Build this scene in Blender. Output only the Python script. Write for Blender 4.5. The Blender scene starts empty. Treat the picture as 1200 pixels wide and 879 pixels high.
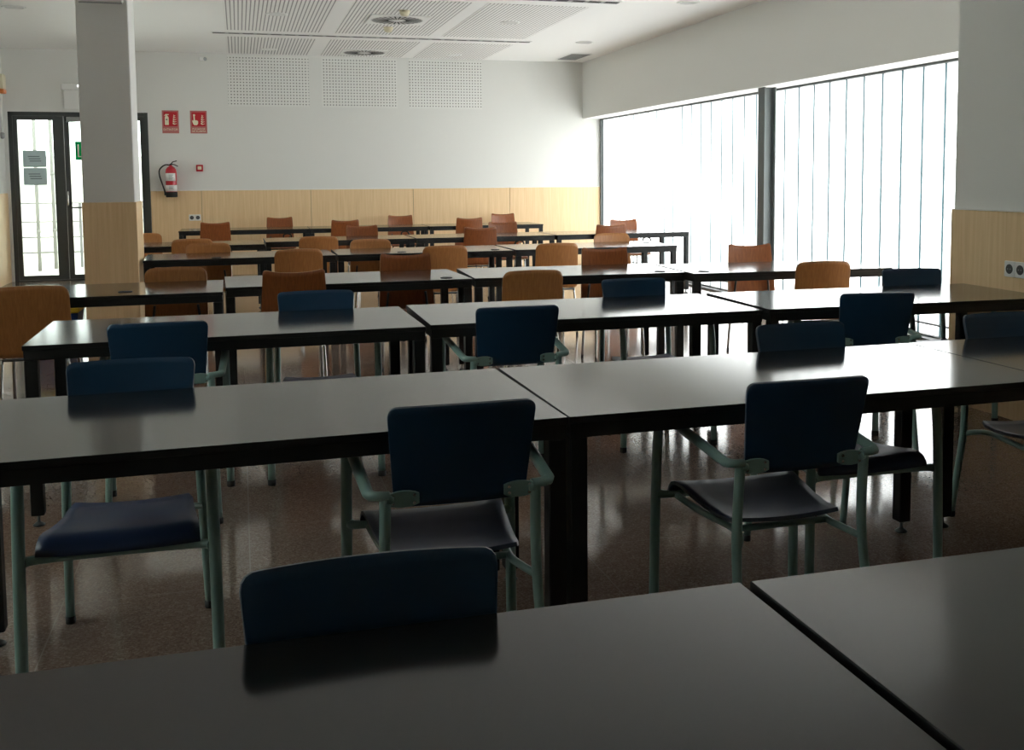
import bpy, math
from math import sin, cos, pi, radians, sqrt
from mathutils import Vector, Matrix

scene = bpy.context.scene
COL = scene.collection

# ------------------------------------------------------------------ materials
def new_mat(name):
    m = bpy.data.materials.new(name); m.use_nodes = True
    nt = m.node_tree
    return m, nt, nt.nodes, nt.links, nt.nodes['Principled BSDF']

def plain(name, col, rough=.5, metal=0., spec=.5, coat=0., ior=1.5, bump=0., bscale=200.):
    m, nt, N, L, b = new_mat(name)
    b.inputs['Base Color'].default_value = (*col, 1)
    b.inputs['Roughness'].default_value = rough
    b.inputs['Metallic'].default_value = metal
    b.inputs['Specular IOR Level'].default_value = spec
    b.inputs['IOR'].default_value = ior
    b.inputs['Coat Weight'].default_value = coat
    b.inputs['Coat Roughness'].default_value = .15
    if bump:
        t = N.new('ShaderNodeTexCoord'); n = N.new('ShaderNodeTexNoise'); n.inputs['Scale'].default_value = bscale
        bp = N.new('ShaderNodeBump'); bp.inputs['Strength'].default_value = bump; bp.inputs['Distance'].default_value = .002
        L.new(t.outputs['Object'], n.inputs['Vector']); L.new(n.outputs['Fac'], bp.inputs['Height']); L.new(bp.outputs['Normal'], b.inputs['Normal'])
    return m

def ramp(N, stops):
    r = N.new('ShaderNodeValToRGB'); e = r.color_ramp.elements
    e[0].position, e[0].color = stops[0][0], (*stops[0][1], 1)
    e[1].position, e[1].color = stops[-1][0], (*stops[-1][1], 1)
    for p, c in stops[1:-1]:
        x = e.new(p); x.color = (*c, 1)
    return r

def wood(name, ca, cb, rough=.35, scale=(60, 60, 2.5), coat=0., spec=.5):
    m, nt, N, L, b = new_mat(name)
    t = N.new('ShaderNodeTexCoord'); mp = N.new('ShaderNodeMapping'); mp.inputs['Scale'].default_value = scale
    n = N.new('ShaderNodeTexNoise'); n.inputs['Scale'].default_value = 1.; n.inputs['Detail'].default_value = 5; n.inputs['Roughness'].default_value = .65
    r = ramp(N, [(.3, ca), (.7, cb)])
    L.new(t.outputs['Object'], mp.inputs['Vector']); L.new(mp.outputs['Vector'], n.inputs['Vector'])
    L.new(n.outputs['Fac'], r.inputs['Fac']); L.new(r.outputs['Color'], b.inputs['Base Color'])
    b.inputs['Roughness'].default_value = rough; b.inputs['Coat Weight'].default_value = coat
    b.inputs['Coat Roughness'].default_value = .2; b.inputs['Specular IOR Level'].default_value = spec
    return m

M = {}
M['wall'] = plain('wall_paint', (.75, .75, .72), .85, spec=.2, bump=.15, bscale=260)
M['ceiling'] = plain('ceiling_paint', (.88, .875, .855), .9, spec=.15)
M['wainscot'] = wood('maple_panel', (.76, .53, .29), (.87, .64, .385), .45, (45, 45, 1.6), spec=.35)
M['seam'] = plain('panel_seam', (.28, .21, .13), .7)
M['oak'] = wood('oak_veneer', (.37, .150, .046), (.51, .222, .076), .34, (90, 90, 5))
M['cherry'] = wood('cherry_veneer', (.19, .054, .015), (.31, .095, .027), .30, (90, 90, 5))
M['ply_edge'] = plain('plywood_edge', (.42, .27, .14), .5)
M['blue'] = plain('blue_laminate', (.008, .044, .098), .38, spec=.45, bump=.04, bscale=500)
M['blue_edge'] = plain('blue_shell_edge', (.035, .05, .075), .45)
M['blueseat'] = plain('blue_seat_laminate', (.028, .045, .105), .36, spec=.5)
M['frame'] = plain('grey_green_enamel', (.24, .37, .335), .30, spec=.5)
M['screw'] = plain('steel_screw', (.6, .6, .58), .25, 1.)
M['rubber'] = plain('black_rubber', (.012, .012, .012), .6)
M['chrome'] = plain('chromed_tube', (.55, .55, .55), .18, 1.)
M['darktube'] = plain('dark_tube', (.03, .03, .03), .35, spec=.5)
M['black'] = plain('black_enamel', (.010, .011, .012), .5, spec=.35)
M['edge'] = plain('black_table_edge', (.012, .012, .013), .5, spec=.35)
M['steel'] = plain('dark_steel', (.085, .095, .095), .45, .2)
M['post'] = plain('steel_post_paint', (.13, .15, .15), .42, spec=.5)
M['alu'] = plain('door_aluminium', (.060, .070, .068), .42, .1)
M['white'] = plain('white_plastic', (.80, .80, .78), .4)
M['cream'] = plain('cream_plastic', (.72, .66, .48), .45)
M['orange'] = plain('orange_plastic', (.75, .22, .05), .4)
M['red'] = plain('red_enamel', (.50, .012, .025), .3, coat=.3)
M['signred'] = plain('sign_red', (.52, .010, .020), .5)
M['signrim'] = plain('sign_rim', (.50, .16, .15), .5)
M['signcream'] = plain('sign_cream', (.85, .80, .60), .5)
M['label'] = plain('white_label', (.80, .80, .78), .5)
M['dark'] = plain('dark_recess', (.012, .012, .012), .8)
M['grey'] = plain('grey_plastic', (.35, .36, .36), .5)
M['hole'] = plain('socket_hole', (.06, .06, .06), .6)
M['reflector'] = plain('lamp_reflector', (.75, .75, .75), .35, 1.)
M['paper'] = plain('paper_notice', (.42, .50, .52), .8)
M['ink'] = plain('notice_ink', (.16, .18, .20), .8)
M['green'] = plain('exit_green', (.0, .36, .14), .5)
M['yellow'] = plain('yellow_plastic', (.62, .50, .04), .45)
M['bluebin'] = plain('blue_plastic', (.015, .07, .28), .45)
M['concrete'] = plain('terrace_concrete', (.55, .53, .48), .9, bump=.2, bscale=60)
M['render'] = plain('outside_render', (.80, .79, .72), .9)
M['rail'] = plain('galvanised_rail', (.22, .22, .22), .5, .3)
M['pale'] = plain('pale_grey_metal', (.55, .55, .54), .5)
M['pipe'] = plain('downpipe_grey', (.26, .26, .24), .7)
M['foliage'] = plain('pale_outdoor_green', (.36, .42, .26), .9)

def tabletop_mat():
    m, nt, N, L, b = new_mat('grey_laminate')
    t = N.new('ShaderNodeTexCoord'); mp = N.new('ShaderNodeMapping'); mp.inputs['Scale'].default_value = (3, 55, 3)
    n = N.new('ShaderNodeTexNoise'); n.inputs['Scale'].default_value = 1.; n.inputs['Detail'].default_value = 6
    r = ramp(N, [(.3, (.013, .013, .012)), (.7, (.019, .0185, .0175))])
    n2 = N.new('ShaderNodeTexNoise'); n2.inputs['Scale'].default_value = 3.; n2.inputs['Detail'].default_value = 4
    mr = N.new('ShaderNodeMapRange'); mr.inputs[3].default_value = .11; mr.inputs[4].default_value = .15
    L.new(t.outputs['Object'], mp.inputs['Vector']); L.new(mp.outputs['Vector'], n.inputs['Vector']); L.new(n.outputs['Fac'], r.inputs['Fac'])
    L.new(r.outputs['Color'], b.inputs['Base Color'])
    L.new(t.outputs['Object'], n2.inputs['Vector']); L.new(n2.outputs['Fac'], mr.inputs[0]); L.new(mr.outputs[0], b.inputs['Roughness'])
    b.inputs['IOR'].default_value = 1.84
    return m
M['top'] = tabletop_mat()

def floor_mat():
    m, nt, N, L, b = new_mat('polished_terrazzo')
    t = N.new('ShaderNodeTexCoord')
    v = N.new('ShaderNodeTexVoronoi'); v.inputs['Scale'].default_value = 170.
    r = ramp(N, [(0., (.145, .098, .076)), (.5, (.200, .142, .114)), (.85, (.245, .185, .150)), (1., (.30, .235, .195))])
    sx = N.new('ShaderNodeSeparateColor')
    L.new(t.outputs['Object'], v.inputs['Vector']); L.new(v.outputs['Color'], sx.inputs[0]); L.new(sx.outputs[0], r.inputs['Fac'])
    n = N.new('ShaderNodeTexNoise'); n.inputs['Scale'].default_value = 2.2; n.inputs['Detail'].default_value = 5
    mx = N.new('ShaderNodeMix'); mx.data_type = 'RGBA'; mx.blend_type = 'MULTIPLY'; mx.inputs[0].default_value = .5
    L.new(t.outputs['Object'], n.inputs['Vector'])
    r2 = ramp(N, [(.3, (.8, .8, .8)), (.7, (1.1, 1.08, 1.05))]); L.new(n.outputs['Fac'], r2.inputs['Fac'])
    L.new(r.outputs['Color'], mx.inputs[6]); L.new(r2.outputs['Color'], mx.inputs[7])
    br = N.new('ShaderNodeTexBrick'); br.offset = 0.; br.inputs['Scale'].default_value = 1.
    br.inputs['Brick Width'].default_value = .6; br.inputs['Row Height'].default_value = .6; br.inputs['Mortar Size'].default_value = .0025
    br.inputs['Mortar Smooth'].default_value = .3
    L.new(t.outputs['Object'], br.inputs['Vector'])
    mj = N.new('ShaderNodeMix'); mj.data_type = 'RGBA'; L.new(br.outputs['Fac'], mj.inputs[0]); L.new(mx.outputs[2], mj.inputs[6]); mj.inputs[7].default_value = (.26, .21, .18, 1)
    L.new(mj.outputs[2], b.inputs['Base Color'])
    mr = N.new('ShaderNodeMapRange'); mr.inputs[3].default_value = .095; mr.inputs[4].default_value = .125
    L.new(n.outputs['Fac'], mr.inputs[0]); L.new(mr.outputs[0], b.inputs['Roughness'])
    b.inputs['IOR'].default_value = 1.55
    return m
M['floor'] = floor_mat()

def grooves(name):
    m, nt, N, L, b = new_mat(name)
    t = N.new('ShaderNodeTexCoord'); s = N.new('ShaderNodeSeparateXYZ'); L.new(t.outputs['Object'], s.inputs[0])
    a = N.new('ShaderNodeMath'); a.operation = 'MULTIPLY'; a.inputs[1].default_value = 1 / .042; L.new(s.outputs['X'], a.inputs[0])
    f = N.new('ShaderNodeMath'); f.operation = 'FRACT'; L.new(a.outputs[0], f.inputs[0])
    g = N.new('ShaderNodeMath'); g.operation = 'LESS_THAN'; g.inputs[1].default_value = .30; L.new(f.outputs[0], g.inputs[0])
    mx = N.new('ShaderNodeMix'); mx.data_type = 'RGBA'; L.new(g.outputs[0], mx.inputs[0])
    mx.inputs[6].default_value = (.86, .85, .83, 1); mx.inputs[7].default_value = (.36, .35, .34, 1)
    L.new(mx.outputs[2], b.inputs['Base Color']); b.inputs['Roughness'].default_value = .9; b.inputs['Specular IOR Level'].default_value = .15
    return m
M['groove'] = grooves('grooved_acoustic_board')

def perforated(name):
    m, nt, N, L, b = new_mat(name)
    t = N.new('ShaderNodeTexCoord'); s = N.new('ShaderNodeSeparateXYZ'); L.new(t.outputs['Object'], s.inputs[0])
    outs = []
    for ax in ('X', 'Z'):
        a = N.new('ShaderNodeMath'); a.operation = 'MULTIPLY'; a.inputs[1].default_value = 1 / .0445; L.new(s.outputs[ax], a.inputs[0])
        f = N.new('ShaderNodeMath'); f.operation = 'FRACT'; L.new(a.outputs[0], f.inputs[0])
        c = N.new('ShaderNodeMath'); c.operation = 'SUBTRACT'; c.inputs[1].default_value = .5; L.new(f.outputs[0], c.inputs[0])
        p = N.new('ShaderNodeMath'); p.operation = 'MULTIPLY'; L.new(c.outputs[0], p.inputs[0]); L.new(c.outputs[0], p.inputs[1])
        outs.append(p)
    a = N.new('ShaderNodeMath'); a.operation = 'ADD'; L.new(outs[0].outputs[0], a.inputs[0]); L.new(outs[1].outputs[0], a.inputs[1])
    g = N.new('ShaderNodeMath'); g.operation = 'LESS_THAN'; g.inputs[1].default_value = .036; L.new(a.outputs[0], g.inputs[0])
    mx = N.new('ShaderNodeMix'); mx.data_type = 'RGBA'; L.new(g.outputs[0], mx.inputs[0])
    mx.inputs[6].default_value = (.80, .80, .77, 1); mx.inputs[7].default_value = (.10, .10, .10, 1)
    L.new(mx.outputs[2], b.inputs['Base Color']); b.inputs['Roughness'].default_value = .85; b.inputs['Specular IOR Level'].default_value = .15
    return m
M['perf'] = perforated('perforated_acoustic_board')

def translucent(name, col, gl=.06):
    m = bpy.data.materials.new(name); m.use_nodes = True; nt = m.node_tree; nt.nodes.clear()
    o = nt.nodes.new('ShaderNodeOutputMaterial'); t = nt.nodes.new('ShaderNodeBsdfTranslucent'); g = nt.nodes.new('ShaderNodeBsdfGlossy'); mx = nt.nodes.new('ShaderNodeMixShader')
    t.inputs[0].default_value = (*col, 1); g.inputs['Roughness'].default_value = .15; mx.inputs[0].default_value = gl
    nt.links.new(t.outputs[0], mx.inputs[1]); nt.links.new(g.outputs[0], mx.inputs[2]); nt.links.new(mx.outputs[0], o.inputs[0])
    return m
M['channel'] = translucent('channel_glass', (.93, .94, .94))
M['joint'] = translucent('channel_glass_flange', (.27, .37, .40), .08)

def clear(name):
    m = bpy.data.materials.new(name); m.use_nodes = True; nt = m.node_tree; nt.nodes.clear()
    o = nt.nodes.new('ShaderNodeOutputMaterial'); t = nt.nodes.new('ShaderNodeBsdfTransparent'); g = nt.nodes.new('ShaderNodeBsdfGlossy'); mx = nt.nodes.new('ShaderNodeMixShader'); fr = nt.nodes.new('ShaderNodeFresnel')
    t.inputs[0].default_value = (.88, .93, .91, 1); g.inputs['Roughness'].default_value = .02
    nt.links.new(fr.outputs[0], mx.inputs[0]); nt.links.new(t.outputs[0], mx.inputs[1]); nt.links.new(g.outputs[0], mx.inputs[2]); nt.links.new(mx.outputs[0], o.inputs[0])
    return m
M['glass'] = clear('clear_door_glass')

def backlit(name, dif, tr):
    m = bpy.data.materials.new(name); m.use_nodes = True; nt = m.node_tree; nt.nodes.clear()
    o = nt.nodes.new('ShaderNodeOutputMaterial'); d = nt.nodes.new('ShaderNodeBsdfDiffuse'); t = nt.nodes.new('ShaderNodeBsdfTranslucent'); mx = nt.nodes.new('ShaderNodeMixShader')
    d.inputs[0].default_value = (*dif, 1); t.inputs[0].default_value = (*tr, 1); mx.inputs[0].default_value = .5
    nt.links.new(d.outputs[0], mx.inputs[1]); nt.links.new(t.outputs[0], mx.inputs[2]); nt.links.new(mx.outputs[0], o.inputs[0])
    return m
M['paper'] = backlit('paper_notice', (.60, .64, .64), (.46, .53, .55)); M['green'] = backlit('exit_green', (.0, .30, .12), (.02, .50, .22))

# ------------------------------------------------------------------ mesh helpers
class MB:
    def __init__(s): s.v = []; s.f = []; s.mi = []; s.sm = []
    def add(s, vs, fs, mi=0, smooth=False):
        b = len(s.v); s.v += [tuple(p) for p in vs]
        for f in fs:
            s.f.append(tuple(i + b for i in f)); s.mi.append(mi); s.sm.append(smooth)
        return s
    def box(s, x0, x1, y0, y1, z0, z1, mi=0, bev=0., top_mi=None):
        x0, x1 = sorted((x0, x1)); y0, y1 = sorted((y0, y1)); z0, z1 = sorted((z0, z1))
        b = min(bev, (x1-x0)*.45, (y1-y0)*.45, (z1-z0)*.45)
        if b <= 0:
            vs = [(x, y, z) for z in (z0, z1) for y in (y0, y1) for x in (x0, x1)]
            fs = [(0, 2, 3, 1), (4, 5, 7, 6), (0, 1, 5, 4), (2, 6, 7, 3), (0, 4, 6, 2), (1, 3, 7, 5)]
            base = len(s.f)
            s.add(vs, fs, mi)
            if top_mi is not None: s.mi[base+1] = top_mi
            return s
        # rings: chamfered top and bottom edges and vertical corners
        def ring(z, ins, c):
            X0, X1, Y0, Y1 = x0+ins, x1-ins, y0+ins, y1-ins
            return [(X0+c, Y0, z), (X1-c, Y0, z), (X1, Y0+c, z), (X1, Y1-c, z), (X1-c, Y1, z), (X0+c, Y1, z), (X0, Y1-c, z), (X0, Y0+c, z)]
        vs = ring(z0, b, b*.6) + ring(z0+b, 0, b) + ring(z1-b, 0, b) + ring(z1, b, b*.6)
        fs = [tuple(reversed(range(8))), tuple(range(24, 32))]
        for r in range(3):
            for i in range(8):
                j = (i+1) % 8; fs.append((r*8+i, r*8+j, r*8+8+j, r*8+8+i))
        base = len(s.f); s.add(vs, fs, mi)
        if top_mi is not None: s.mi[base+1] = top_mi
        return s
    def tube(s, pts, r, n=10, mi=0, ry=None, cap=True, smooth_path=0):
        P = [Vector(p) for p in pts]; R = list(r) if hasattr(r, '__len__') else [r]*len(P)
        if smooth_path:
            Q, RR = [], []
            for i in range(len(P)-1):
                p0 = P[max(i-1, 0)]; p1 = P[i]; p2 = P[i+1]; p3 = P[min(i+2, len(P)-1)]
                for k in range(smooth_path):
                    t = k/smooth_path
                    Q.append(.5*((2*p1)+(p2-p0)*t+(2*p0-5*p1+4*p2-p3)*t*t+(3*p1-p0-3*p2+p3)*t**3)); RR.append(R[i]*(1-t)+R[i+1]*t)
            Q.append(P[-1]); RR.append(R[-1]); P, R = Q, RR
        T = [(P[min(i+1, len(P)-1)]-P[max(i-1, 0)]).normalized() for i in range(len(P))]
        u = T[0].orthogonal().normalized()
        if abs(T[0].z) > .5: u = Vector((1, 0, 0)) - T[0]*T[0].x
        else: u = Vector((0, 0, 1)) - T[0]*T[0].z
        u.normalize(); vs = []
        for i, p in enumerate(P):
            u = (u - T[i]*u.dot(T[i])).normalized(); w = T[i].cross(u)
            k = 1. if ry is None else ry
            for j in range(n):
                a = 2*pi*j/n; vs.append(p + u*cos(a)*R[i] + w*sin(a)*R[i]*k)
        fs = []
        for i in range(len(P)-1):
            for j in range(n):
                k = (j+1) % n; fs.append((i*n+j, i*n+k, (i+1)*n+k, (i+1)*n+j))
        s.add(vs, fs, mi, True)
        if cap:
            b = len(s.v) - len(vs)
            s.f += [tuple(b+j for j in reversed(range(n))), tuple(b+(len(P)-1)*n+j for j in range(n))]; s.mi += [mi, mi]; s.sm += [False, False]
        return s
    def lathe(s, prof, c=(0, 0, 0), n=24, mi=0, axis='z', smooth=True):
        vs = []
        for r, h in prof:
            for j in range(n):
                a = 2*pi*j/n; x, y = r*cos(a), r*sin(a)
                vs.append((c[0]+x, c[1]+y, c[2]+h) if axis == 'z' else ((c[0]+x, c[1]+h, c[2]+y) if axis == 'y' else (c[0]+h, c[1]+x, c[2]+y)))
        fs = []
        for i in range(len(prof)-1):
            for j in range(n):
                k = (j+1) % n; fs.append((i*n+j, i*n+k, (i+1)*n+k, (i+1)*n+j))
        s.add(vs, fs, mi, smooth)
        b = len(s.v)-len(vs)
        s.f += [tuple(b+j for j in reversed(range(n))), tuple(b+(len(prof)-1)*n+j for j in range(n))]; s.mi += [mi, mi]; s.sm += [False, False]
        return s
    def prism(s, poly, y0, y1, mi=0):      # polygon in x,z extruded in y
        n = len(poly); vs = [(x, y0, z) for x, z in poly] + [(x, y1, z) for x, z in poly]
        fs = [tuple(range(n)), tuple(reversed(range(n, 2*n)))] + [(i, n+i, n+(i+1) % n, (i+1) % n) for i in range(n)]
        return s.add(vs, fs, mi)
    def sheet(s, G, th, nrm, mi=0, edge_mi=None):   # G: rows of points; nrm: function giving thickness direction
        nv, nu = len(G), len(G[0]); vs = []
        for side in (0, 1):
            for j in range(nv):
                for i in range(nu):
                    p = Vector(G[j][i])
                    if side:
                        a = Vector(G[j][min(i+1, nu-1)])-Vector(G[j][max(i-1, 0)]); c = Vector(G[min(j+1, nv-1)][i])-Vector(G[max(j-1, 0)][i])
                        n_ = a.cross(c)
                        n_ = n_.normalized() if n_.length > 1e-9 else Vector(nrm)
                        if n_.dot(Vector(nrm)) < 0: n_ = -n_
                        p = p + n_*th
                    vs.append(p)
        o = nv*nu; fs = []
        for j in range(nv-1):
            for i in range(nu-1):
                a, b, c, d = j*nu+i, j*nu+i+1, (j+1)*nu+i+1, (j+1)*nu+i
                fs += [(a, b, c, d), (o+d, o+c, o+b, o+a)]
        s.add(vs, fs, mi, True)
        base = len(s.v)-len(vs); em = mi if edge_mi is None else edge_mi
        rim = [i for i in range(nu)] + [j*nu+nu-1 for j in range(1, nv)] + [(nv-1)*nu+i for i in range(nu-2, -1, -1)] + [j*nu for j in range(nv-2, 0, -1)]
        for k in range(len(rim)):
            a, b = rim[k], rim[(k+1) % len(rim)]
            s.f.append((base+b, base+a, base+o+a, base+o+b)); s.mi.append(em); s.sm.append(False)
        return s
    def mesh(s, name, mats):
        me = bpy.data.meshes.new(name); me.from_pydata(s.v, [], s.f)
        for m in (mats if isinstance(mats, (list, tuple)) else [mats]): me.materials.append(m)
        me.polygons.foreach_set('material_index', s.mi); me.polygons.foreach_set('use_smooth', s.sm); me.update()
        return me
    def build(s, name, mats, parent=None, loc=None, rz=None):
        o = bpy.data.objects.new(name, s.mesh(name, mats)); COL.objects.link(o)
        if parent is not None: o.parent = parent
        if loc is not None: o.location = loc
        if rz is not None: o.rotation_euler = (0, 0, rz)
        return o

def tag(o, label=None, cat=None, group=None, kind=None):
    if label: o['label'] = label
    if cat: o['category'] = cat
    if group: o['group'] = group
    if kind: o['kind'] = kind
    return o

def empty(name, loc=(0, 0, 0), rz=0.):
    o = bpy.data.objects.new(name, None); COL.objects.link(o); o.location = loc; o.rotation_euler = (0, 0, rz); o.empty_display_size = .1
    return o

def copy_tree(o, parent=None):
    c = o.copy(); COL.objects.link(c); c.parent = parent
    for ch in list(o.children): copy_tree(ch, c)
    return c

def text_mesh(txt, size):
    cu = bpy.data.curves.new('lettering', 'FONT'); cu.body = txt; cu.size = size; cu.align_x = 'CENTER'; cu.align_y = 'CENTER'; cu.extrude = .0006
    ob = bpy.data.objects.new('lettering', cu); COL.objects.link(ob)
    dg = bpy.context.evaluated_depsgraph_get(); me = bpy.data.meshes.new_from_object(ob.evaluated_get(dg))
    bpy.data.objects.remove(ob); return me

# ------------------------------------------------------------------ the room
YB, XL, XW, XR, XS = 15.8, -3.1, 5.667, 4.215, 5.345     # back wall, left wall, window plane, right wall face, soffit face
ZC, ZS, Y0, YE = 3.24, 2.345, -3.2, 5.35                 # ceiling, soffit underside, wall behind the camera, end of right wall
WZ = 1.25

MB().box(XL-.2, XW+.25, Y0-.2, YB+.15, -.12, 0).build('floor', M['floor'])['kind'] = 'structure'
ceil = MB().box(XL-.2, XW+.25, Y0-.2, YB+.2, ZC, ZC+.15).build('ceiling', M['ceiling']); ceil['kind'] = 'structure'
for (x0, x1) in ((-.11, 1.045), (1.225, 2.425), (2.58, 3.70)):
    for (y0, y1) in ((10.72, 13.32), (13.95, 15.74)):
        MB().box(x0, x1, y0, y1, ZC-.004, ZC-.0005).build('acoustic_panel', M['groove'], ceil)

# back wall with the door opening
wb = MB()
DX0, DX1, DZ = -3.05, -1.225, 2.37
wb.box(XL-.2, DX0, YB, YB+.15, 0, ZC); wb.box(DX0, DX1, YB, YB+.15, DZ, ZC); wb.box(DX1, XW+.25, YB, YB+.15, 0, ZC)
wb = wb.build('wall_back', M['wall']); wb['kind'] = 'structure'
xs = [DX1+.004, -.526, 1.035, 2.582, 4.119, XW-.01]
for a, b in zip(xs[:-1], xs[1:]):
    MB().box(a+.003, b-.003, YB-.018, YB-.0005, .0, WZ, bev=.002).build('wainscot_panel', M['wainscot'], wb)
MB().box(xs[0], xs[-1], YB-.006, YB-.0005, .0, WZ-.002).build('panel_backing', M['seam'], wb)
MB().box(xs[0], xs[-1], YB-.020, YB-.0005, WZ+.0005, WZ+.012).build('wainscot_cap', M['white'], wb)
for (x0, x1) in ((-.109, 1.046), (1.232, 2.366), (2.549, 3.69)):
    MB().box(x0, x1, YB-.004, YB-.0005, 2.48, 3.215).build('perforated_panel', M['perf'], wb)

wl = MB(); ADDED_LWS = ((1.8, 5.2), (10.4, 14.4))  # left wall openings for the unseen windows added for extra daylight
wl.box(XL-.2, XL, Y0-.2, ADDED_LWS[0][0], 0, ZC); wl.box(XL-.2, XL, ADDED_LWS[0][1], ADDED_LWS[1][0], 0, ZC); wl.box(XL-.2, XL, ADDED_LWS[1][1], YB, 0, ZC)
for LW0, LW1 in ADDED_LWS: wl.box(XL-.2, XL, LW0, LW1, 0, 1.24); wl.box(XL-.2, XL, LW0, LW1, 2.5, ZC)
wl = wl.build('wall_left', M['wall']); wl['kind'] = 'structure'
MB().box(XL+.0005, XL+.018, Y0, YB-.02, 0, 1.24, bev=.002).build('wainscot_panel', M['wainscot'], wl)
wr = MB().box(XR, XW+.25, Y0, YE, 0, ZC).build('wall_right', M['wall']); wr['kind'] = 'structure'
for a, b in ((YE+.004, 3.74), (3.74, 2.18), (2.18, .62), (.62, -.94), (-.94, -2.5)):
    MB().box(XR-.020, XR-.0005, b+.002, a-.002 if a != YE+.004 else a, 0, 1.185, bev=.002).build('wainscot_panel', M['wainscot'], wr)
MB().box(XR-.0, XW-.02, YE+.0005, YE+.02, 0, 1.185, bev=.002).build('wainscot_return', M['wainscot'], wr)
MB().box(XR-.022, XR-.0005, -2.5, YE+.004, 1.1855, 1.190).build('wainscot_cap', M['white'], wr)
MB().box(XL-.2, XW+.25, Y0-.2, Y0, 0, ZC).build('wall_rear', M['wall'])['kind'] = 'structure'
wn = MB().box(XS, XW+.25, YE, YB, ZS, ZC).build('wall_window_side', M['wall']); wn['kind'] = 'structure'
MB().box(XW-.12, XW+.2, YE, YB, -.1, .018).build('trim_1', M['steel'])['kind'] = 'structure'

# wall column beside the doors
pl = MB().box(-1.205, -.815, 8.96, 9.46, 0, ZC, bev=.006).build('wall_pillar', M['wall']); pl['kind'] = 'structure'
pw = MB(); pw.box(-1.215, -.803, 8.945, 9.475, 0, 1.225, bev=.004); pw.build('wainscot_cladding', M['wainscot'], pl)

# channel glass windows
def window(n, y0, y1, joints):
    fr = MB(); zb, zt = .018, ZS
    fr.box(XW-.03, XW+.05, y0, y1, zt-.022, zt); fr.box(XW-.02, XW+.02, y0, y1, .118, .130)
    fr.box(XW-.03, XW+.05, y0, y0+.03, zb, zt); fr.box(XW-.035, XW+.05, y1-.035, y1, zb, zt); fr.box(XW-.03, XW+.05, y0, y1, zb, zb+.012)
    w = fr.build('window_%d' % n, M['steel']); w['kind'] = 'structure'
    g = MB(); ys = [y0+.03] + joints + [y1-.035]
    for a, b in zip(ys[:-1], ys[1:]):
        g.box(XW+.012, XW+.018, a+.0104, b-.0104, zb+.012, zt-.02, 0)
        for e in (a+.0002, b-.0102): g.box(XW+.006, XW+.022, e, e+.010, zb+.012, zt-.02, 1)
    g.build('channel_glass_panels', [M['channel'], M['joint']], w)
    return w
j2 = []; y = 9.98
while y > 5.45:
    j2.append(round(y, 3)); y -= .292
window(2, YE+.022, 10.22, sorted(j2))
j1 = []; y = 15.58
while y > 10.5:
    j1.append(round(y, 3)); y -= .292
window(1, 10.26, YB-.02, sorted(j1))

a0, a1 = XL-.14, XL-.08
for nw, (LW0, LW1) in zip((3, 4), ADDED_LWS):  # out-of-view windows, added to brighten the soffit and back wall
    fr = MB(); fr.box(a0, a1, LW0, LW1, 1.24, 1.29); fr.box(a0, a1, LW0, LW1, 2.45, 2.5)
    for i in range(5):
        yy = LW0+(LW1-LW0-.05)*i/4; fr.box(a0, a1, yy, yy+.05, 1.29, 2.45)
    fr = fr.build('window_%d' % nw, M['alu']); fr['kind'] = 'structure'
    MB().box(XL-.113, XL-.107, LW0+.05, LW1-.05, 1.29, 2.45).build('window_glass', M['glass'], fr)

# steel post between the windows (H section)
p = MB(); fx, fy = 5.40, 9.92
p.box(fx, fx+.014, fy, fy+.15, 0, ZS-.001, bev=.002); p.box(fx+.125, fx+.139, fy, fy+.15, 0, ZS-.001, bev=.002); p.box(fx+.0145, fx+.1245, fy+.068, fy+.080, 0, ZS-.001)
p.build('trim_2', M['post'])['kind'] = 'structure'

# doors
def door():
    T = YB+.02; f = MB()
    d0, d1 = DX0, DX1
    f.box(d0, d0+.055, T, T+.08, 0, DZ); f.box(d1-.05, d1, T-.03, T+.08, 0, DZ); f.box(d0, d1, T, T+.08, DZ-.055, DZ); f.box(d0, d1, T, T+.08, 0, .012)
    fr = f.build('door_1', M['alu']); fr['kind'] = 'structure'
    def leaf(x0, x1, lw, rw, mid, handle_x):
        s = MB(); y0, y1 = T+.005, T+.055; z0, z1 = .015, DZ-.057
        s.box(x0, x0+lw, y0, y1, z0, z1); s.box(x1-rw, x1, y0, y1, z0, z1); s.box(x0+lw, x1-rw, y0, y1, z1-.055, z1); s.box(x0+lw, x1-rw, y0, y1, z0, z0+.06)
        if mid: s.box(x0+lw, x1-rw, y0, y1, 1.015, 1.04)
        lf = s.build('door_leaf', M['alu'], fr)
        MB().box(x0+lw, x1-rw, y0+.02, y0+.028, z0+.06, z1-.055).build('door_glass', M['glass'], lf)
        return lf
    leaf(d0+.058, -2.345, .055, .14, False, 0)
    r = leaf(-2.340, d1-.052, .065, .06, True, 0)
    h = MB(); h.tube([(-2.315, T+.004, 1.05), (-2.315, T-.045, 1.07), (-2.315, T-.045, 1.24), (-2.315, T+.004, 1.26)], .010, 8, smooth_path=4)
    h.build('door_handle', M['screw'], r)
    c = MB(); c.box(-2.30, -2.04, T-.05, T+.004, 2.24, 2.30, bev=.006); c.tube([(-2.24, T-.03, 2.238), (-2.12, T-.16, 2.236), (-2.30, T-.04, 2.236)], .009, 8)
    c.build('door_closer', M['grey'], r)
    return r
door()

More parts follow.
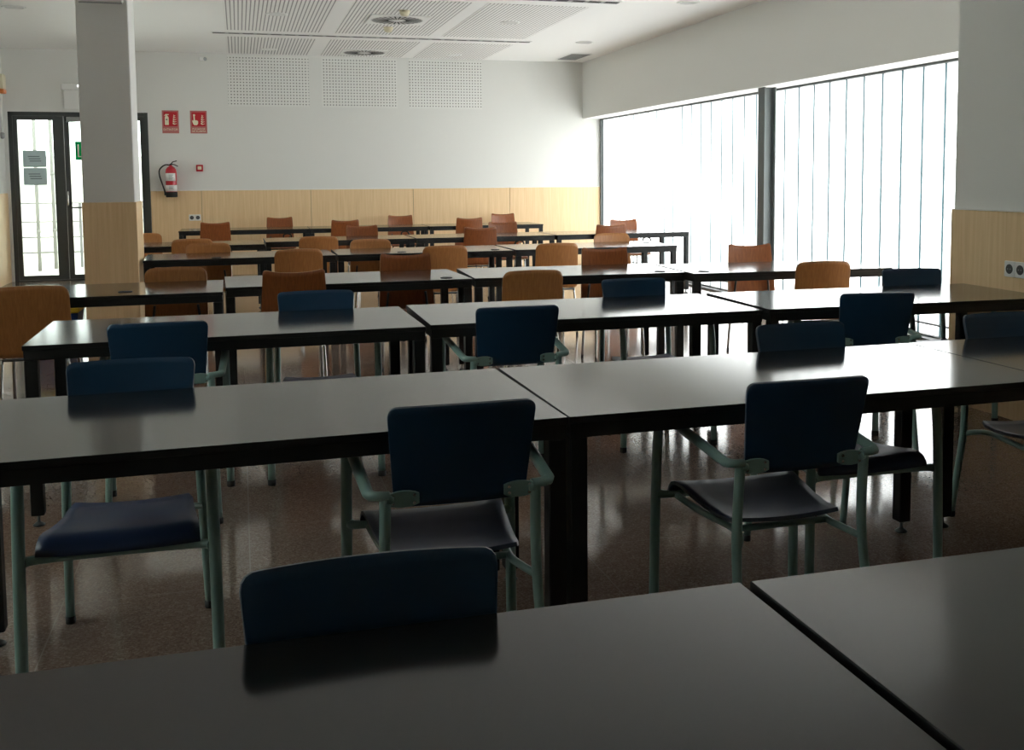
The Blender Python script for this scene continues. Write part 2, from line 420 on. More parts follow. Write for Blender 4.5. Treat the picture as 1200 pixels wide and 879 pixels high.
# notices on the door glass
for z0, z1, lab in ((1.60, 1.835, 'upper of two grey paper notices taped on the glass door'), (1.35, 1.590, 'lower of two grey paper notices taped on the glass door')):
    e = MB().box(-2.885, -2.585, YB+.040, YB+.0435, z0, z1).build('paper_notice', M['paper']); tag(e, lab, 'notice', 'notices on the door glass')
    k = MB()
    for i in range(3):
        zz = z1-.085-i*.032; k.box(-2.82+.01*i, -2.65-.01*(2-i), YB+.0388, YB+.0398, zz-.006, zz+.006)
    k.build('printed_lines', M['ink'], e)
s = MB().box(-2.205, -2.04, YB+.036, YB+.0425, 1.70, 1.96).build('exit_sign_reflection', M['green']); tag(s, 'green reflection of an exit sign in the door glass beside the pillar', 'sign')  # reflection of a hanging exit sign, built as a green plate on the glass
MB().box(-2.175, -2.155, YB+.0348, YB+.0358, 1.74, 1.92).box(-2.154, -2.11, YB+.0348, YB+.0358, 1.74, 1.755).build('pictogram', M['white'], s)

# outside the doors
MB().box(-9, 3, YB+.151, 24, -.12, -.01).build('outside_ground', M['concrete'])['kind'] = 'structure'
MB().box(-9, 3, 22.5, 22.8, 0, 1.9).build('outside_wall', M['render'])['kind'] = 'structure'
MB().box(-3.62, -3.50, 16.6, 19.5, 0, 3.4).build('outside_side_wall', M['render'])['kind'] = 'structure'
rl = empty('metal_railing', (-2.6, 18.2, 0)); tag(rl, 'grey metal railing with horizontal bars outside the glass doors', 'railing')
for x in (-.9, .1, 1.1): MB().box(x-.02, x+.02, -.02, .02, 0, 1.05).build('post', M['rail'], rl)
for z in (.25, .50, .75, 1.05): MB().tube([(-.95, 0, z), (1.15, 0, z)], .011, 8).build('rail', M['rail'], rl)
for x, y, lab in ((-3.03, 17.6, 'thin grey downpipe outside the glass door, beside the outer wall'), (-2.86, 18.0, 'thin grey downpipe outside the glass door, standing by the railing')):
    d = MB().tube([(x, y, 0), (x, y, 3.1)], .028, 12)
    for z in (.6, 1.5, 2.4): d.tube([(x, y, z), (x, y, z+.05)], .036, 12)
    tag(d.build('downpipe', M['pipe']), lab, 'pipe', 'downpipes outside the doors')

# ------------------------------------------------------------------ things on the walls
def sign(x0, x1, lines, kind, label):
    z0, z1 = 2.08, 2.407; y = YB; cx = (x0+x1)/2
    o = empty('safety_sign', (cx, y-.001, (z0+z1)/2)); tag(o, label, 'sign', 'red fire safety signs on the back wall')
    w, h = (x1-x0)/2, (z1-z0)/2
    MB().box(-w, w, -.004, 0, -h, h).build('sign_plate', M['signrim'], o)
    MB().box(-w+.022, w-.02, -.0052, -.0041, -h+.10, h-.022).build('picture_field', M['signred'], o)
    f = MB(); fx = .055      # flame strokes
    for i, (zz, ln) in enumerate(((-.035, .055), (-.005, .05), (.025, .045), (.055, .035), (.080, .025))):
        f.prism([(fx-ln*.5, zz+.012), (fx-ln*.15, zz-.004), (fx+ln*.5, zz+.008), (fx+ln*.55, zz+.016), (fx+ln*.1, zz+.008), (fx-ln*.35, zz+.026)], -.0064, -.0054)
    f.build('flame_pictogram', M['signcream'], o)
    g = MB()
    if kind == 'ext':
        g.prism([(-.075, -.045), (-.025, -.045), (-.023, -.04), (-.023, .062), (-.030, .078), (-.042, .084), (-.042, .094), (-.020, .100), (-.020, .110), (-.062, .112), (-.082, .092), (-.078, .082), (-.058, .092), (-.058, .084), (-.070, .078), (-.077, .062), (-.077, -.04)], -.0064, -.0054)
        g.box(-.062, -.040, -.0072, -.0066, .026, .040, 1)
    else:
        g.prism([(-.075, -.03), (-.060, -.045), (-.025, -.045), (-.008, -.025), (-.006, .010), (-.022, .024), (-.050, .028), (-.052, .085), (-.058, .094), (-.068, .092), (-.070, .085), (-.068, .020), (-.082, .028), (-.088, .012)], -.0064, -.0054)
        g.lathe([(.016, 0), (.016, .001)], (-.060, -.0066, .098), 14, 0, 'y')
    g.build('pictogram', [M['signcream'], M['dark']], o)
    for i, t in enumerate(lines):
        me = text_mesh(t, .036 if len(lines) > 1 else .044); me.materials.append(M['signcream'])
        t_ = bpy.data.objects.new('lettering', me); COL.objects.link(t_); t_.parent = o
        t_.rotation_euler = (pi/2, 0, 0); t_.location = (0, -.0058, -h+.062-i*.034 if len(lines) > 1 else -h+.052)
        wd = max(v.co.x for v in me.vertices)-min(v.co.x for v in me.vertices)
        if wd > 2*w-.03: t_.scale = ((2*w-.03)/wd, 1, 1)
sign(-1.032, -.805, ['EXTINTOR'], 'ext', 'red sign with extinguisher pictogram, above the fire extinguisher')
sign(-.648, -.417, ['PULSADOR', 'DE ALARMA'], 'hand', 'red sign with pressing hand pictogram, above the small alarm button')

ex = empty('fire_extinguisher', (-.93, YB-.10, 1.16)); tag(ex, 'red fire extinguisher with black hose hung on the back wall', 'fire extinguisher')
MB().lathe([(.074, .05), (.077, .06), (.077, .36), (.070, .40), (.048, .432), (.022, .446), (.020, .46)], n=28).build('cylinder_body', M['red'], ex)
MB().lathe([(.070, 0), (.080, .006), (.081, .072), (.078, .078)], n=28).build('foot_ring', M['rubber'], ex)
def wrap(z0, z1, a0, a1, r, mat, name, n=18):
    b = MB(); G = [[(r*cos(a0+(a1-a0)*i/n), r*sin(a0+(a1-a0)*i/n), z) for i in range(n+1)] for z in (z0, z1)]
    b.sheet(G, .001, (0, -1, 0)); return b.build(name, mat, ex)
wrap(.235, .345, radians(200), radians(320), .0775, M['label'], 'upper_label'); wrap(.085, .175, radians(190), radians(345), .0775, M['label'], 'lower_label')
for nm, zs in (('lower_label_print', (.15, .135, .12)), ('upper_label_print', (.32, .30, .28, .26))):
    k = MB()
    for i, z in enumerate(zs): k.box(-.03, .035-.012*(i % 2), -.0800, -.0788, z-.003, z+.003)
    k.build(nm, M['ink'], ex)
MB().lathe([(.018, .44), (.018, .478), (.012, .482)], n=16).build('valve', M['rubber'], ex)
MB().tube([(0, 0, .475), (.03, -.01, .508), (.085, -.02, .522)], .007, 8).build('carry_handle', M['rubber'], ex)
MB().tube([(.005, 0, .478), (.05, -.01, .468), (.098, -.02, .445)], .007, 8).build('squeeze_lever', M['rubber'], ex)
MB().tube([(-.01, 0, .462), (-.08, -.005, .463), (-.150, -.01, .40), (-.155, -.01, .31), (-.118, -.015, .18), (-.092, -.02, .09), (-.085, -.02, .03)], [.010]*5+[.012, .014], 10, smooth_path=6).build('hose', M['rubber'], ex)
MB().box(-.03, .03, .078, .0985, .34, .40).build('wall_bracket', M['grey'], ex)

al = empty('alarm_button', (-.539, YB-.001, 1.578)); tag(al, 'small square red fire alarm button on the back wall', 'alarm button')
MB().box(-.048, .048, -.05, 0, -.048, .048, bev=.004).build('housing', M['red'], al)
MB().box(-.027, .027, -.0525, -.0505, -.022, .026).build('press_plate', M['signcream'], al)

def sockets(name, label, loc, rz, n, extra=False):
    o = empty(name, loc, rz); tag(o, label, 'socket')
    w = .0835
    for i in range(n):
        cx = (i-(n-1)/2)*w
        fp = MB().box(cx-w/2+.001, cx+w/2-.001, -.012, 0, -.045, .045, bev=.003).build('socket_frame', M['white'], o)
        MB().lathe([(.028, 0), (.026, -.0012)], (cx, -.0122, 0), 20, 0, 'y').build('socket_well', M['hole'], fp)
        MB().box(cx-.012, cx-.008, -.015, -.0136, -.003, .003).box(cx+.008, cx+.012, -.015, -.0136, -.003, .003).build('socket_pins', M['grey'], fp)
    if extra:
        cx = (n-(n-1)/2)*w
        MB().box(cx-w/2+.001, cx+w/2-.001, -.012, 0, -.045, .045, bev=.003).build('data_module', M['steel'], o)
    return o
sockets('wall_socket', 'white double wall socket in the wainscot below the extinguisher', (-.627, YB-.0185, .86), 0, 2)
sockets('wall_socket', 'white double socket with dark module on the side wall wainscot', (XR-.0205, 4.79, .862), -pi/2, 2, True)

el = empty('emergency_light', (-2.16, YB-.001, 2.41)); tag(el, 'white emergency light box on the wall above the glass doors', 'emergency light')
MB().box(-.18, .20, -.09, 0, .26, .345, bev=.008).build('housing', M['white'], el)
MB().box(-.15, .17, -.04, -.032, .0, .258, bev=.001).build('diffuser_panel', M['white'], el)
ml, nt, N, L, b = new_mat('indicator_light'); b.inputs['Emission Color'].default_value = (.85, .9, 1, 1); b.inputs['Emission Strength'].default_value = 6
MB().lathe([(.014, 0), (.014, -.006)], (.055, -.0905, .318), 14, 0, 'y').build('indicator_lamp', ml, el)

ms = empty('motion_sensor', (-.443, YB-.001, 3.15)); tag(ms, 'tiny white motion sensor high on the back wall', 'sensor')
MB().box(-.055, .02, -.045, 0, -.035, .035, bev=.012).build('housing', M['white'], ms); MB().lathe([(.028, 0), (.024, -.03), (.01, -.045)], (.025, -.012, 0), 16, 0, 'y').build('lens', M['grey'], ms)

sr = empty('alarm_siren', (XL+.001, 15.60, 2.60)); tag(sr, 'cream and orange siren box on the side wall near the doors', 'siren')
MB().box(0, .075, -.09, .09, .06, .26, bev=.01).build('housing', M['cream'], sr); MB().box(0, .078, -.09, .09, 0, .058, bev=.01).build('strobe', M['orange'], sr)
MB().tube([(.012, 0, -.002), (.012, 0, -.52)], .010, 8).build('conduit', M['white'], sr)
MB().lathe([(.045, 0), (.045, .03), (.03, .045)], (0.001, 0, -.57), 18, 0, 'x').build('round_switch', M['grey'], sr)

ep = empty('emergency_light', (-1.01, 8.955, 2.80)); tag(ep, 'pale emergency light plate high on the front of the pillar', 'emergency light')
MB().box(-.165, .165, -.05, 0, .012, .16, bev=.008).build('housing', M['white'], ep); MB().box(-.160, .160, -.056, -.048, 0, .010, bev=.001).build('lower_rim', M['grey'], ep)

# ------------------------------------------------------------------ things in the ceiling
dl_pos = [(.46, 11.95, 'recessed downlight in the grooved ceiling panel, row farther from the back wall, door side'), (.46, 15.15, 'recessed downlight in the grooved panel over the fire alarm button side'), (-2.23, 12.13, 'recessed downlight in plain ceiling between the pillar and the glass doors'),
          (3.14, 11.95, 'recessed downlight in the grooved panel in front of the slot vent, window side'), (3.13, 15.22, 'recessed downlight in the grooved panel between slot vent and back wall, window side'), (4.585, 13.46, 'recessed downlight in plain ceiling beside the square grille'), (4.62, 10.16, 'recessed downlight in plain ceiling, cut by the top of the photo')]
labs = ['recessed downlight in the grooved ceiling panel just before the slot vent, door side', 'recessed downlight in the grooved ceiling panel above the first perforated wall panel', 'recessed downlight in the plain ceiling on the door side of the pillar',
        'recessed downlight in the grooved ceiling panel just before the slot vent, window side', 'recessed downlight in the grooved ceiling panel above the third perforated wall panel', 'recessed downlight in the plain ceiling beside the small square grille', 'recessed downlight in the plain ceiling above the steel window post']
d0 = None
for (x, y, _), lab in zip(dl_pos, labs):
    if d0 is None:
        d0 = empty('downlight'); r = MB()
        prof = [(.098, 0), (.120, 0), (.122, -.006), (.098, -.010), (.090, -.004)]
        n = 28; vs = [(pr*cos(2*pi*j/n), pr*sin(2*pi*j/n), pz) for pr, pz in prof for j in range(n)]
        r.add(vs, [(i*n+j, i*n+(j+1) % n, ((i+1) % 5)*n+(j+1) % n, ((i+1) % 5)*n+j) for i in range(5) for j in range(n)], 0, True)
        r.build('trim_ring', M['white'], d0)
        MB().lathe([(.089, -.001), (.089, -.004), (.05, -.0025)], n=24).build('reflector', M['reflector'], d0)
        b = MB()
        for i in range(3): b.box(-.085, .085, -.05+.05*i-.003, -.05+.05*i+.003, -.012, -.0045)
        b.build('louvre_blades', M['white'], d0); o = d0
    else: o = copy_tree(d0)
    o.location = (x, y, ZC-.0005); tag(o, lab, 'ceiling light', 'recessed ceiling downlights')

s0 = None
for (x, y, lab) in ((1.81, 12.01, 'square swirl air diffuser between the two smoke detectors'), (1.80, 15.16, 'square swirl air diffuser next to the back wall')):
    if s0 is None:
        s0 = empty('ceiling_air_vent'); MB().box(-.335, .335, -.335, .335, -.014, 0, bev=.004).build('face_plate', M['white'], s0)
        b = MB()
        for i in range(28):
            a = 2*pi*i/28; c_, s_ = cos(a), sin(a)
            def P(r, t): return (r*c_-t*s_, r*s_+t*c_)
            q = [P(.100, -.006), P(.285, -.012), P(.285, .006), P(.100, .004)]
            vs = [(x_, y_, z_) for z_ in (-.0165, -.0145) for x_, y_ in q]
            b.add(vs, [(3, 2, 1, 0), (4, 5, 6, 7), (0, 1, 5, 4), (1, 2, 6, 5), (2, 3, 7, 6), (3, 0, 4, 7)])
        b.build('swirl_slots', M['dark'], s0)
        MB().lathe([(.30, -.0142), (.295, -.0146)], n=40).build('round_field', M['pale'], s0)
        MB().lathe([(.07, -.0148), (.06, -.019)], n=24).build('hub', M['white'], s0); o = s0
    else: o = copy_tree(s0)
    o.location = (x, y, ZC-.0045); tag(o, lab, 'air vent', 'square swirl diffusers in the ceiling')

g0 = None
for (x, y, lab) in ((1.80, 11.38, 'cream smoke detector on the camera side of the swirl diffuser'), (1.80, 12.66, 'cream smoke detector between the swirl diffuser and the slot vent')):
    if g0 is None:
        g0 = empty('smoke_detector'); MB().lathe([(.060, 0), (.060, -.012)], n=24).build('base_plate', M['cream'], g0)
        MB().lathe([(.052, -.012), (.054, -.030), (.042, -.052), (.028, -.060)], n=24).build('sensor_dome', M['cream'], g0); o = g0
    else: o = copy_tree(g0)
    o.location = (x, y, ZC-.0045); tag(o, lab, 'smoke detector', 'cream smoke detectors')

def slot_vent(x0, x1, y, hw, label):
    o = empty('slot_vent', ((x0+x1)/2, y, ZC-.001)); tag(o, label, 'air vent', 'long slot vents in the ceiling')
    w = (x1-x0)/2; MB().box(-w, w, -hw-.012, hw+.012, -.008, 0, bev=.002).build('vent_frame', M['white'], o)
    MB().box(-w+.02, w-.02, -hw, hw, -.0098, -.0084).build('vent_slot', M['dark'], o)
    d = MB(); n = int((2*w-.04)/.17)
    for i in range(1, n): xx = -w+.02+(2*w-.04)*i/n; d.box(xx-.022, xx+.022, -hw, hw, -.0115, -.0099)
    d.box(-w+.02, w-.02, -.004, .004, -.013, -.0117)
    d.build('slot_blades', M['grey'], o)
slot_vent(-.28, 3.86, 13.58, .042, 'long slot vent crossing the ceiling between the grooved panels')
slot_vent(1.2, 3.92, 10.34, .055, 'wider slot vent at the top edge of the photo')
gr = empty('return_grille', (4.95, 15.05, ZC-.001)); tag(gr, 'small square grey grille in the ceiling near the window corner', 'air vent')
MB().box(-.17, .17, -.38, .38, -.008, 0, bev=.002).build('grille_frame', M['white'], gr)
b = MB()
MB().box(-.145, .145, -.355, .355, -.0098, -.0084).build('grille_opening', M['hole'], gr)
for i in range(17): b.box(-.145, .145, -.34+.042*i-.006, -.34+.042*i+.008, -.013, -.0101)
b.build('grille_blades', M['grey'], gr)

# ------------------------------------------------------------------ tables
TH, TD = .742, .77
def table(x0, y0, x1, y1, label, group, grom=None, hook=None, D=TD, inset=0., inset_r=0.):
    W = sqrt((x1-x0)**2+(y1-y0)**2); a = math.atan2(y1-y0, x1-x0)
    o = empty('dining_table', (x0, y0, 0), a); tag(o, label, 'table', group)
    MB().box(0, W, 0, D, TH-.020, TH, 1, bev=.0015, top_mi=0).build('tabletop', [M['top'], M['edge']], o)
    f = MB(); t = .036; zt = TH-.0205
    f.box(.004, W-.004, .004, .004+t, TH-.060, zt); f.box(.004, W-.004, D-.004-t, D-.004, TH-.060, zt); f.box(.004, .004+t, .004+t, D-.004-t, TH-.060, zt); f.box(W-.004-t, W-.004, .004+t, D-.004-t, TH-.060, zt)
    f.build('frame', M['black'], o)
    for lx in (.004+inset, W-.004-.050-inset_r):
        for ly in (.004, D-.004-.050):
            l = MB().box(lx, lx+.050, ly, ly+.050, .045, TH-.0605, bev=.003).build('leg', M['black'], o)
            c = (lx+.025, ly+.025, 0)
            MB().lathe([(.022, 0), (.024, .004), (.014, .012), (.006, .016), (.006, .0445)], c, 14).build('levelling_foot', M['steel'], l)
    if grom:
        for gx, gy in grom:
            MB().lathe([(.040, TH+.0003), (.040, TH+.003), (.030, TH+.004), (.026, TH+.002)], (gx, gy, 0), 24).build('cable_grommet', M['rubber'], o)
    if hook is not None:
        MB().tube([(hook-.055, D-.12, TH-.145), (hook-.05, D-.12, TH-.115), (hook-.03, D-.12, TH-.098), (hook, D-.12, TH-.092), (hook+.03, D-.12, TH-.098), (hook+.05, D-.12, TH-.115), (hook+.055, D-.12, TH-.145)], .010, 8, smooth_path=3).tube([(hook, D-.12, TH-.095), (hook, D-.12, TH-.0205)], .006, 8).build('bag_hook', M['rubber'], o)
    return o
GR = ['tables of the front row', 'tables of the second row', 'tables of the third row', 'tables of the fourth row', 'tables of the fifth row', 'tables of the sixth row', 'tables of the row next to the back wall']
table(-.848, .692, .756, .688, 'dark grey table in the front row with a blue backrest rising behind it', GR[0])
table(.772, .687, 2.375, .680, 'dark grey table cut by the bottom corner of the photo, front row, window side', GR[0])
table(-.752, 2.600, .846, 2.634, 'grey table in the second row, cut by the door-side edge of the photo', GR[1])
table(.850, 2.634, 2.497, 2.650, 'grey table in the second row with window light glaring on its top', GR[1])
table(2.501, 2.652, 4.110, 2.664, 'table end in the second row, mostly cut off, by the side wall', GR[1], inset=.13)
table(-.849, 4.462, .779, 4.476, 'grey table in the third row whose free end faces the glass doors', GR[2])
table(.807, 4.515, 2.450, 4.495, 'grey table in the middle of the third row', GR[2])
table(2.494, 4.508, 4.164, 4.452, 'table in the third row whose end meets the side wall wainscot', GR[2])
table(-1.69, 6.268, -.108, 6.281, 'grey table in the fourth row at the door end, set slightly forward', GR[3], [(1.03, .20)])
table(-.094, 6.518, 1.455, 6.555, 'grey table in the fourth row, second from the door end', GR[3], [(1.40, .12)])
table(1.470, 6.560, 2.935, 6.490, 'grey table in the fourth row, third from the door end', GR[3], [(1.32, .10)])
table(2.950, 6.370, 4.450, 6.290, 'grey table in the fourth row at the window end, ending before the glass', GR[3], [(.12, .13)])
table(-.776, 8.995, .795, 9.035, 'grey table in the fifth row beside the pillar', GR[4], [(.58, .10)])
table(.811, 9.045, 2.385, 9.035, 'grey table in the middle of the fifth row', GR[4], [(.58, .16), (1.44, .14)])
table(2.425, 9.080, 4.035, 9.100, 'grey table in the fifth row at the window end', GR[4], [(1.47, .45)])
table(-1.36, 10.85, .238, 10.875, 'grey table in the sixth row, half hidden behind the pillar', GR[5])
table(.258, 11.25, 1.855, 11.27, 'grey table in the sixth row, second from the door end', GR[5], [(.45, .10)], 1.35)
table(1.875, 11.28, 3.480, 11.29, 'grey table in the sixth row, third from the door end', GR[5], None, 1.36)
table(3.509, 11.29, 5.180, 11.33, 'grey table in the sixth row at the window end, standing before the glass', GR[5], None, 1.40)
table(-.770, 14.10, .900, 14.09, 'grey table in the row next to the back wall, door end', GR[6], None, 1.40)
table(.907, 14.085, 2.508, 14.075, 'grey table in the row next to the back wall, middle one', GR[6], None, 1.37)
table(2.530, 14.075, 4.170, 14.09, 'grey table in the row next to the back wall, window end', GR[6], None, 1.36)

# ------------------------------------------------------------------ chairs
def plate_grid(wt, wb, zt, zb, yt, yb, k, r, topf, nu=26, nv=14, rb=None):
    """backrest shell: half widths wt/wb, heights, lean yt->yb, bend k, corner radius r, topf(x) shape of the upper edge"""
    rb = r if rb is None else rb; G = []
    us = [-1, -.985, -.95, -.9, -.84, -.77] + [-.69+1.38*i/(nu-13) for i in range(nu-12)] + [.77, .84, .9, .95, .985, 1]
    for j in range(nv+1):
        v = j/nv; row = []
        for u in us:
            xt, xb = u*wt, u*wb
            top = zt + topf(u); bot = zb
            d = abs(xt)-(wt-r)
            if d > 0: top -= r-sqrt(max(0, r*r-d*d))
            d = abs(xb)-(wb-rb)
            if d > 0: bot += rb-sqrt(max(0, rb*rb-d*d))
            z = bot+(top-bot)*v; s_ = (z-zb)/(zt-zb)
            x = u*(wb+(wt-wb)*s_); y = yb+(yt-yb)*s_ + k*x*x
            row.append((x, y, z))
        G.append(row)
    return G

def make_armchair():
    o = empty('armchair')
    MB().sheet(plate_grid(.1925, .171, .834, .568, -.420, -.365, .50, .024, lambda u: -.003*u*u), .011, (0, 1, 0), 0, 1).build('backrest', [M['blue'], M['blue_edge']], o)
    # seat: dished shell with a rolled front edge
    G = []; prof = [(-.292, .412), (-.265, .404), (-.20, .400), (-.13, .405), (-.05, .416), (.01, .427), (.05, .429), (.075, .420), (.090, .404), (.095, .388)]
    for (yy, zz) in prof:
        t = (yy+.292)/.387; hw = .174+.036*t
        if yy < -.28: hw -= .010
        G.append([((-1+2*i/14)*hw, yy, zz+.010*(-1+2*i/14)**2*(1-.3*t)) for i in range(15)])
    MB().sheet(G, .011, (0, 0, -1), 0, 1).build('seat', [M['blueseat'], M['blue_edge']], o)
    for s in (-1, 1):
        fl = MB().tube([(s*.252, .108, .020), (s*.249, .104, .30), (s*.246, .097, .52), (s*.247, .075, .635), (s*.249, .040, .655)], [.0165]*3+[.0155, .0145], 12, ry=.85, smooth_path=4).build('leg', M['frame'], o)
        MB().lathe([(.0175, 0), (.0185, .003), (.0185, .026)], (s*.252, .108, 0), 12).build('rubber_glide', M['rubber'], fl)
        rlg = MB().tube([(s*.210, -.412, .018), (s*.205, -.385, .20), (s*.200, -.362, .36), (s*.197, -.362, .48), (s*.195, -.372, .612)], [.0135, .0135, .0140, .0145, .0145], 12, smooth_path=4).build('leg', M['frame'], o)
        MB().lathe([(.0150, 0), (.0158, .003), (.0158, .024)], (s*.210, -.413, 0), 12).build('rubber_glide', M['rubber'], rlg)
        MB().tube([(s*.186, -.376, .606), (s*.216, -.374, .607), (s*.230, -.369, .608), (s*.236, -.355, .610), (s*.242, -.20, .628), (s*.247, -.05, .646), (s*.248, .010, .653), (s*.249, .036, .655)], [.0115, .0125, .0135, .0140, .0145, .0145, .0145, .0140], 12, ry=1.1).build('armrest', M['frame'], o)
        br = MB(); pts = []
        for i in range(20):
            a = 2*pi*i/20; x = max(-.040, min(.040, .050*cos(a))); pts.append((s*.150+x, .594+.021*sin(a)))
        br.prism(pts, -.3770, -.3680)
        br.tube([(s*.192, -.373, .596), (s*.175, -.374, .595)], [.014, .011], 10)
        b_ = br.build('backrest_bracket', M['frame'], o)
        for dx, dz in ((-.027, .008), (-.027, -.008), (.027, .010), (.027, -.010)):
            MB().lathe([(.0048, 0), (.0040, -.003)], (s*.150+dx, -.3772, .594+dz), 10, 0, 'y').build('screw', M['screw'], b_)
    MB().tube([(-.240, .100, .385), (-.20, .083, .384), (0, .076, .382), (.20, .083, .384), (.240, .100, .385)], [.016, .012, .010, .012, .016], 10, smooth_path=3).build('front_rail', M['frame'], o)
    for s in (-1, 1):
        MB().tube([(s*.186, .078, .380), (s*.175, -.08, .376), (s*.152, -.25, .376), (s*.165, -.315, .370), (s*.197, -.360, .356)], .0105, 10, smooth_path=4).build('side_rail', M['frame'], o)
    MB().tube([(-.152, -.255, .376), (.152, -.255, .376)], .010, 10).build('rear_rail', M['frame'], o)
    return o

def make_wood(kind):
    o = empty('plywood_chair')
    if kind == 'oak':
        G = plate_grid(.194, .200, .817, .425, -.250, -.205, .45, .045, lambda u: .010*(1-u*u), rb=.03)
    else:
        G = plate_grid(.182, .205, .845, .425, -.255, -.205, .45, .022, lambda u: .022*abs(u)**2.4-.004, rb=.03)
    mats = [M[kind], M['ply_edge']]
    MB().sheet(G, .010, (0, 1, 0), 0, 1).build('backrest', mats, o)
    S = []; prof = [(-.185, .458), (-.14, .446), (-.06, .440), (.04, .442), (.12, .448), (.17, .447), (.205, .436), (.218, .420)]
    for yy, zz in prof:
        t = (yy+.185)/.40; hw = .180+.022*t; S.append([((-1+2*i/12)*hw, yy, zz+.008*(-1+2*i/12)**2) for i in range(13)])
    MB().sheet(S, .010, (0, 0, -1), 0, 1).build('seat', mats, o)
    for s in (-1, 1):
        for (pts) in ([(s*.185, .185, .012), (s*.180, .165, .25), (s*.172, .145, .418)], [(s*.180, -.235, .012), (s*.175, -.205, .25), (s*.168, -.180, .418)]):
            l = MB().tube(pts, .0095, 10, smooth_path=3).build('leg', M['chrome'], o)
            MB().lathe([(.0105, 0), (.0115, .003), (.0115, .02)], (pts[0][0], pts[0][1], 0), 10).build('rubber_glide', M['rubber'], l)
        MB().tube([(s*.165, .170, .422), (s*.160, 0, .420), (s*.158, -.165, .420), (s*.150, -.182, .450), (s*.135, -.182, .58)], .0085, 8, smooth_path=3).build('side_rail', M['darktube'], o)
    MB().tube([(-.165, -.190, .412), (.165, -.190, .412)], .0085, 8).build('rear_rail', M['darktube'], o)
    MB().tube([(-.168, .150, .414), (.168, .150, .414)], .0085, 8).build('front_rail', M['darktube'], o)
    return o

protos = {}
OFF = {'blue': .42, 'oak': .25, 'cherry': .255}
def chair(kind, x, y, side, deg, label, group):
    """x, y: middle of the backrest's upper edge; side N = back to the camera, F = facing the camera"""
    if kind not in protos:
        o = protos[kind] = make_armchair() if kind == 'blue' else make_wood(kind)
    else:
        o = copy_tree(protos[kind])
    a = radians(deg) + (0 if side == 'N' else pi); d = OFF[kind]
    o.location = (x - sin(a)*d, y + cos(a)*d, 0); o.rotation_euler = (0, 0, a)
    tag(o, label, 'chair', group)
GB, GO, GC = 'blue armchairs in the front rows', 'pale oak plywood chairs', 'red-brown plywood chairs'
chair('blue', 0.174, 1.515, 'F', 0, 'blue armchair behind the front table, its backrest largest in the photo', GB)
chair('blue', -0.341, 3.452, 'F', 0, 'blue armchair facing the camera with blue seat visible beneath the second row table', GB)
chair('blue', 0.524, 2.47, 'N', 0, 'blue armchair seen from behind beside the joint of the second row tables', GB)
chair('blue', 1.503, 2.47, 'N', 0, 'blue armchair seen from behind, alone at the glaring second row table', GB)
chair('blue', 2.047, 3.488, 'F', 0, 'blue armchair facing the camera behind the glaring second row table', GB)
chair('blue', 2.98, 3.49, 'F', -2, 'blue armchair cut by the photo edge behind the second row, by the side wall', GB)
chair('blue', -0.325, 4.29, 'N', 0, 'blue armchair seen from behind at the door end of the third row', GB)
chair('blue', 0.359, 5.305, 'F', 0, 'blue armchair facing the camera behind the door-end table of the third row', GB)
chair('blue', 1.162, 4.31, 'N', 0, 'blue armchair seen from behind at the middle table of the third row', GB)
chair('blue', 2.095, 5.345, 'F', 0, 'blue armchair facing the camera behind the middle table of the third row', GB)
chair('blue', 2.932, 4.24, 'N', -8, 'blue armchair seen from behind at the wall-end table of the third row', GB)
chair('blue', 3.890, 5.335, 'F', -8, 'blue armchair facing the camera at the third row, where the side wall ends', GB)

chair('oak', -1.114, 6.14, 'N', 0, 'oak chair cut by the photo edge, seen from behind at the door end', GO)
chair('oak', -0.416, 7.18, 'F', 0, 'oak chair facing the camera behind the door-end table of the fourth row', GO)
chair('cherry', 0.303, 6.28, 'N', 0, 'dark red-brown chair seen from behind, directly behind a blue backrest', GC)
chair('cherry', 1.149, 7.45, 'F', 0, 'red-brown chair behind the fourth row, second table from the door end', GC)
chair('oak', 1.742, 6.1, 'N', 0, 'brown oak chair seen from behind in the middle of the fourth row', GO)
chair('cherry', 2.71, 7.51, 'F', -4, 'red-brown chair behind the fourth row, third table from the door end', GC)
chair('cherry', 3.924, 7.45, 'F', -4, 'red-brown chair in front of the steel window post, behind the fourth row', GC)
chair('oak', 3.76, 6.06, 'N', -7, 'brown oak chair seen from behind at the window end of the fourth row', GO)
chair('oak', -0.456, 10.63, 'N', 0, 'oak chair at the near side of the sixth row, partly behind another oak chair', GO)
chair('oak', -0.283, 9.86, 'F', 0, 'low-showing oak chair facing the camera behind the fifth row table by the pillar', GO)
chair('oak', 0.46, 8.68, 'N', 0, 'oak chair seen from behind at the fifth row table by the pillar', GO)
chair('oak', 0.762, 10.59, 'N', 0, 'oak chair seen from behind, sixth row, second table', GO)
chair('oak', 1.194, 9.89, 'F', 0, 'oak chair facing the camera behind the middle table of the fifth row', GO)
chair('oak', 1.683, 8.64, 'N', 0, 'oak chair seen from behind at the middle table of the fifth row', GO)
chair('cherry', 2.588, 11.21, 'N', 0, 'red-brown chair seen from behind, sixth row, third table', GC)
chair('oak', 2.676, 8.6, 'N', 0, 'oak chair seen from behind at the window-end table of the fifth row', GO)
chair('oak', 3.672, 9.96, 'F', 0, 'low-showing oak chair facing the camera at the window end of the fifth row', GO)
chair('cherry', 4.141, 11.2, 'N', 0, 'red-brown chair seen from behind, sixth row, window-end table', GC)
chair('cherry', 4.79, 12.54, 'F', 0, 'sunlit red-brown chair facing the camera beyond the sixth row, against the window glass', GC)
chair('cherry', 3.152, 12.46, 'F', 0, 'orange-brown chair facing the camera behind the sixth row, third table', GC)
chair('cherry', 3.925, 15.5, 'F', 0, 'bright orange-brown chair between the back wall and the window-end table', GC)
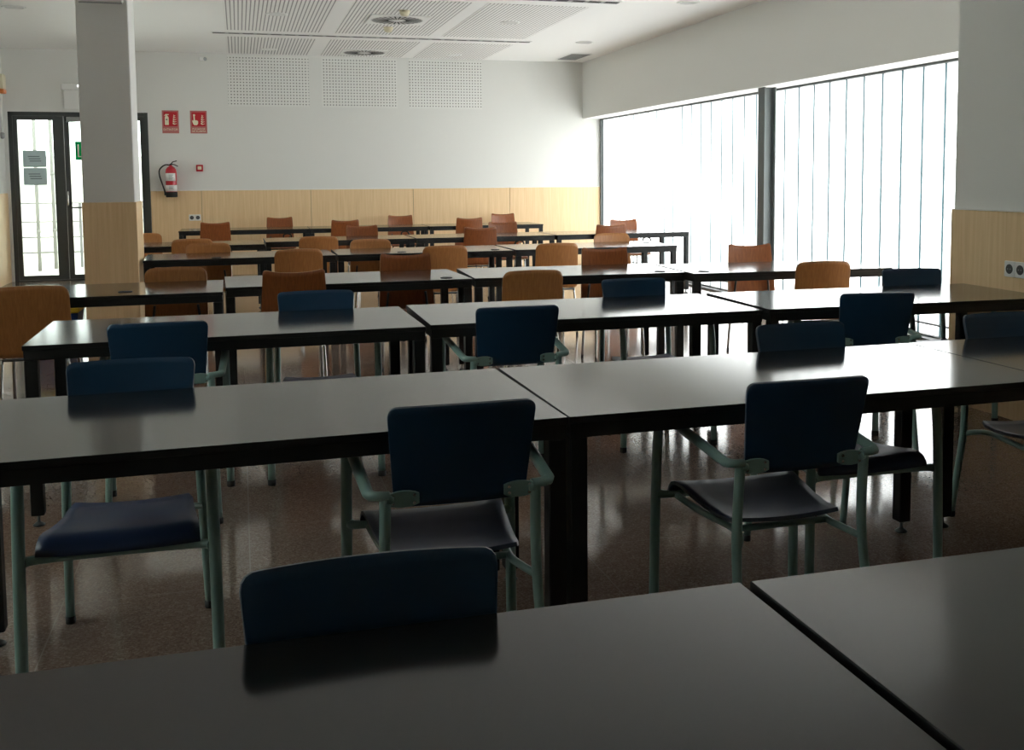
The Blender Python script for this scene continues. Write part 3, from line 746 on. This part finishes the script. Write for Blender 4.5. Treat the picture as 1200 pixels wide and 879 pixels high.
chair('cherry', 3.074, 14.0, 'N', 0, 'red-brown chair seen from behind at the back row, window end', GC)
chair('cherry', 2.328, 15.5, 'F', 0, 'red-brown chair between the back wall and the middle table of the back row', GC)
chair('cherry', 1.387, 12.27, 'F', 0, 'red-brown chair behind the sixth row, overlapping another chair back', GC)
chair('cherry', 1.364, 14.0, 'N', 0, 'red-brown chair seen from behind at the middle of the back row', GC)
chair('cherry', 0.56, 15.5, 'F', 0, 'red-brown chair between the back wall and the door-end table of the back row', GC)
chair('cherry', -0.31, 14.01, 'N', 0, 'red-brown chair seen from behind, below the wall socket', GC)
chair('oak', -1.02, 12.0, 'F', 0, 'oak chair half hidden by the pillar, behind the sixth row', GO)

# recycling bin beside the column
bn = empty('recycling_bin', (-1.47, 9.25, 0)); tag(bn, 'blue bin with yellow lid standing beside the pillar', 'bin')
b = MB(); prof = [(.14, 0), (.175, .32)]
vs = [(sx*r*1., sy*r, z) for r, z in prof for sx, sy in ((-1, -1), (1, -1), (1, 1), (-1, 1))]
b.add(vs, [(3, 2, 1, 0), (4, 5, 6, 7)]+[(i, (i+1) % 4, 4+(i+1) % 4, 4+i) for i in range(4)]); b.build('bin_body', M['bluebin'], bn)
MB().box(-.185, .185, -.185, .185, .321, .37, bev=.01).box(-.15, .15, -.15, .15, .371, .46, bev=.03).build('bin_lid', M['yellow'], bn)

# ------------------------------------------------------------------ light, camera
w = bpy.data.worlds.new('overcast'); scene.world = w; w.use_nodes = True
bg = w.node_tree.nodes['Background']; bg.inputs[0].default_value = (.985, 1., .98, 1); bg.inputs[1].default_value = 4.1

cam = bpy.data.cameras.new('camera'); co = bpy.data.objects.new('camera', cam); COL.objects.link(co); scene.camera = co
cam.sensor_fit = 'HORIZONTAL'; cam.sensor_width = 36.; cam.lens = 1204.2/1200*36.
cam.shift_x = (600-629.34)/1200; cam.shift_y = (304.69-439.5)/1200; cam.clip_start = .05; cam.clip_end = 100
R = Vector((.96051233, -.27814484, -.00717737)); U = Vector((.0288797, .07400685, .99683948)); F = Vector((.27673458, .95768389, -.07911723))
m = Matrix((R, U, -F)).transposed().to_4x4(); m.translation = (0, 0, 1.3932); co.matrix_world = m

vs_ = scene.view_settings; scene.display_settings.display_device = 'sRGB'
vs_.view_transform = 'Standard'; vs_.look = 'None'; vs_.gamma = 1; vs_.use_curve_mapping = False; vs_.exposure = .68
cy = scene.cycles; cy.use_denoising = True; cy.max_bounces = 10; cy.diffuse_bounces = 6; cy.glossy_bounces = 5; cy.transmission_bounces = 6; cy.transparent_max_bounces = 8
cy.sample_clamp_indirect = 12
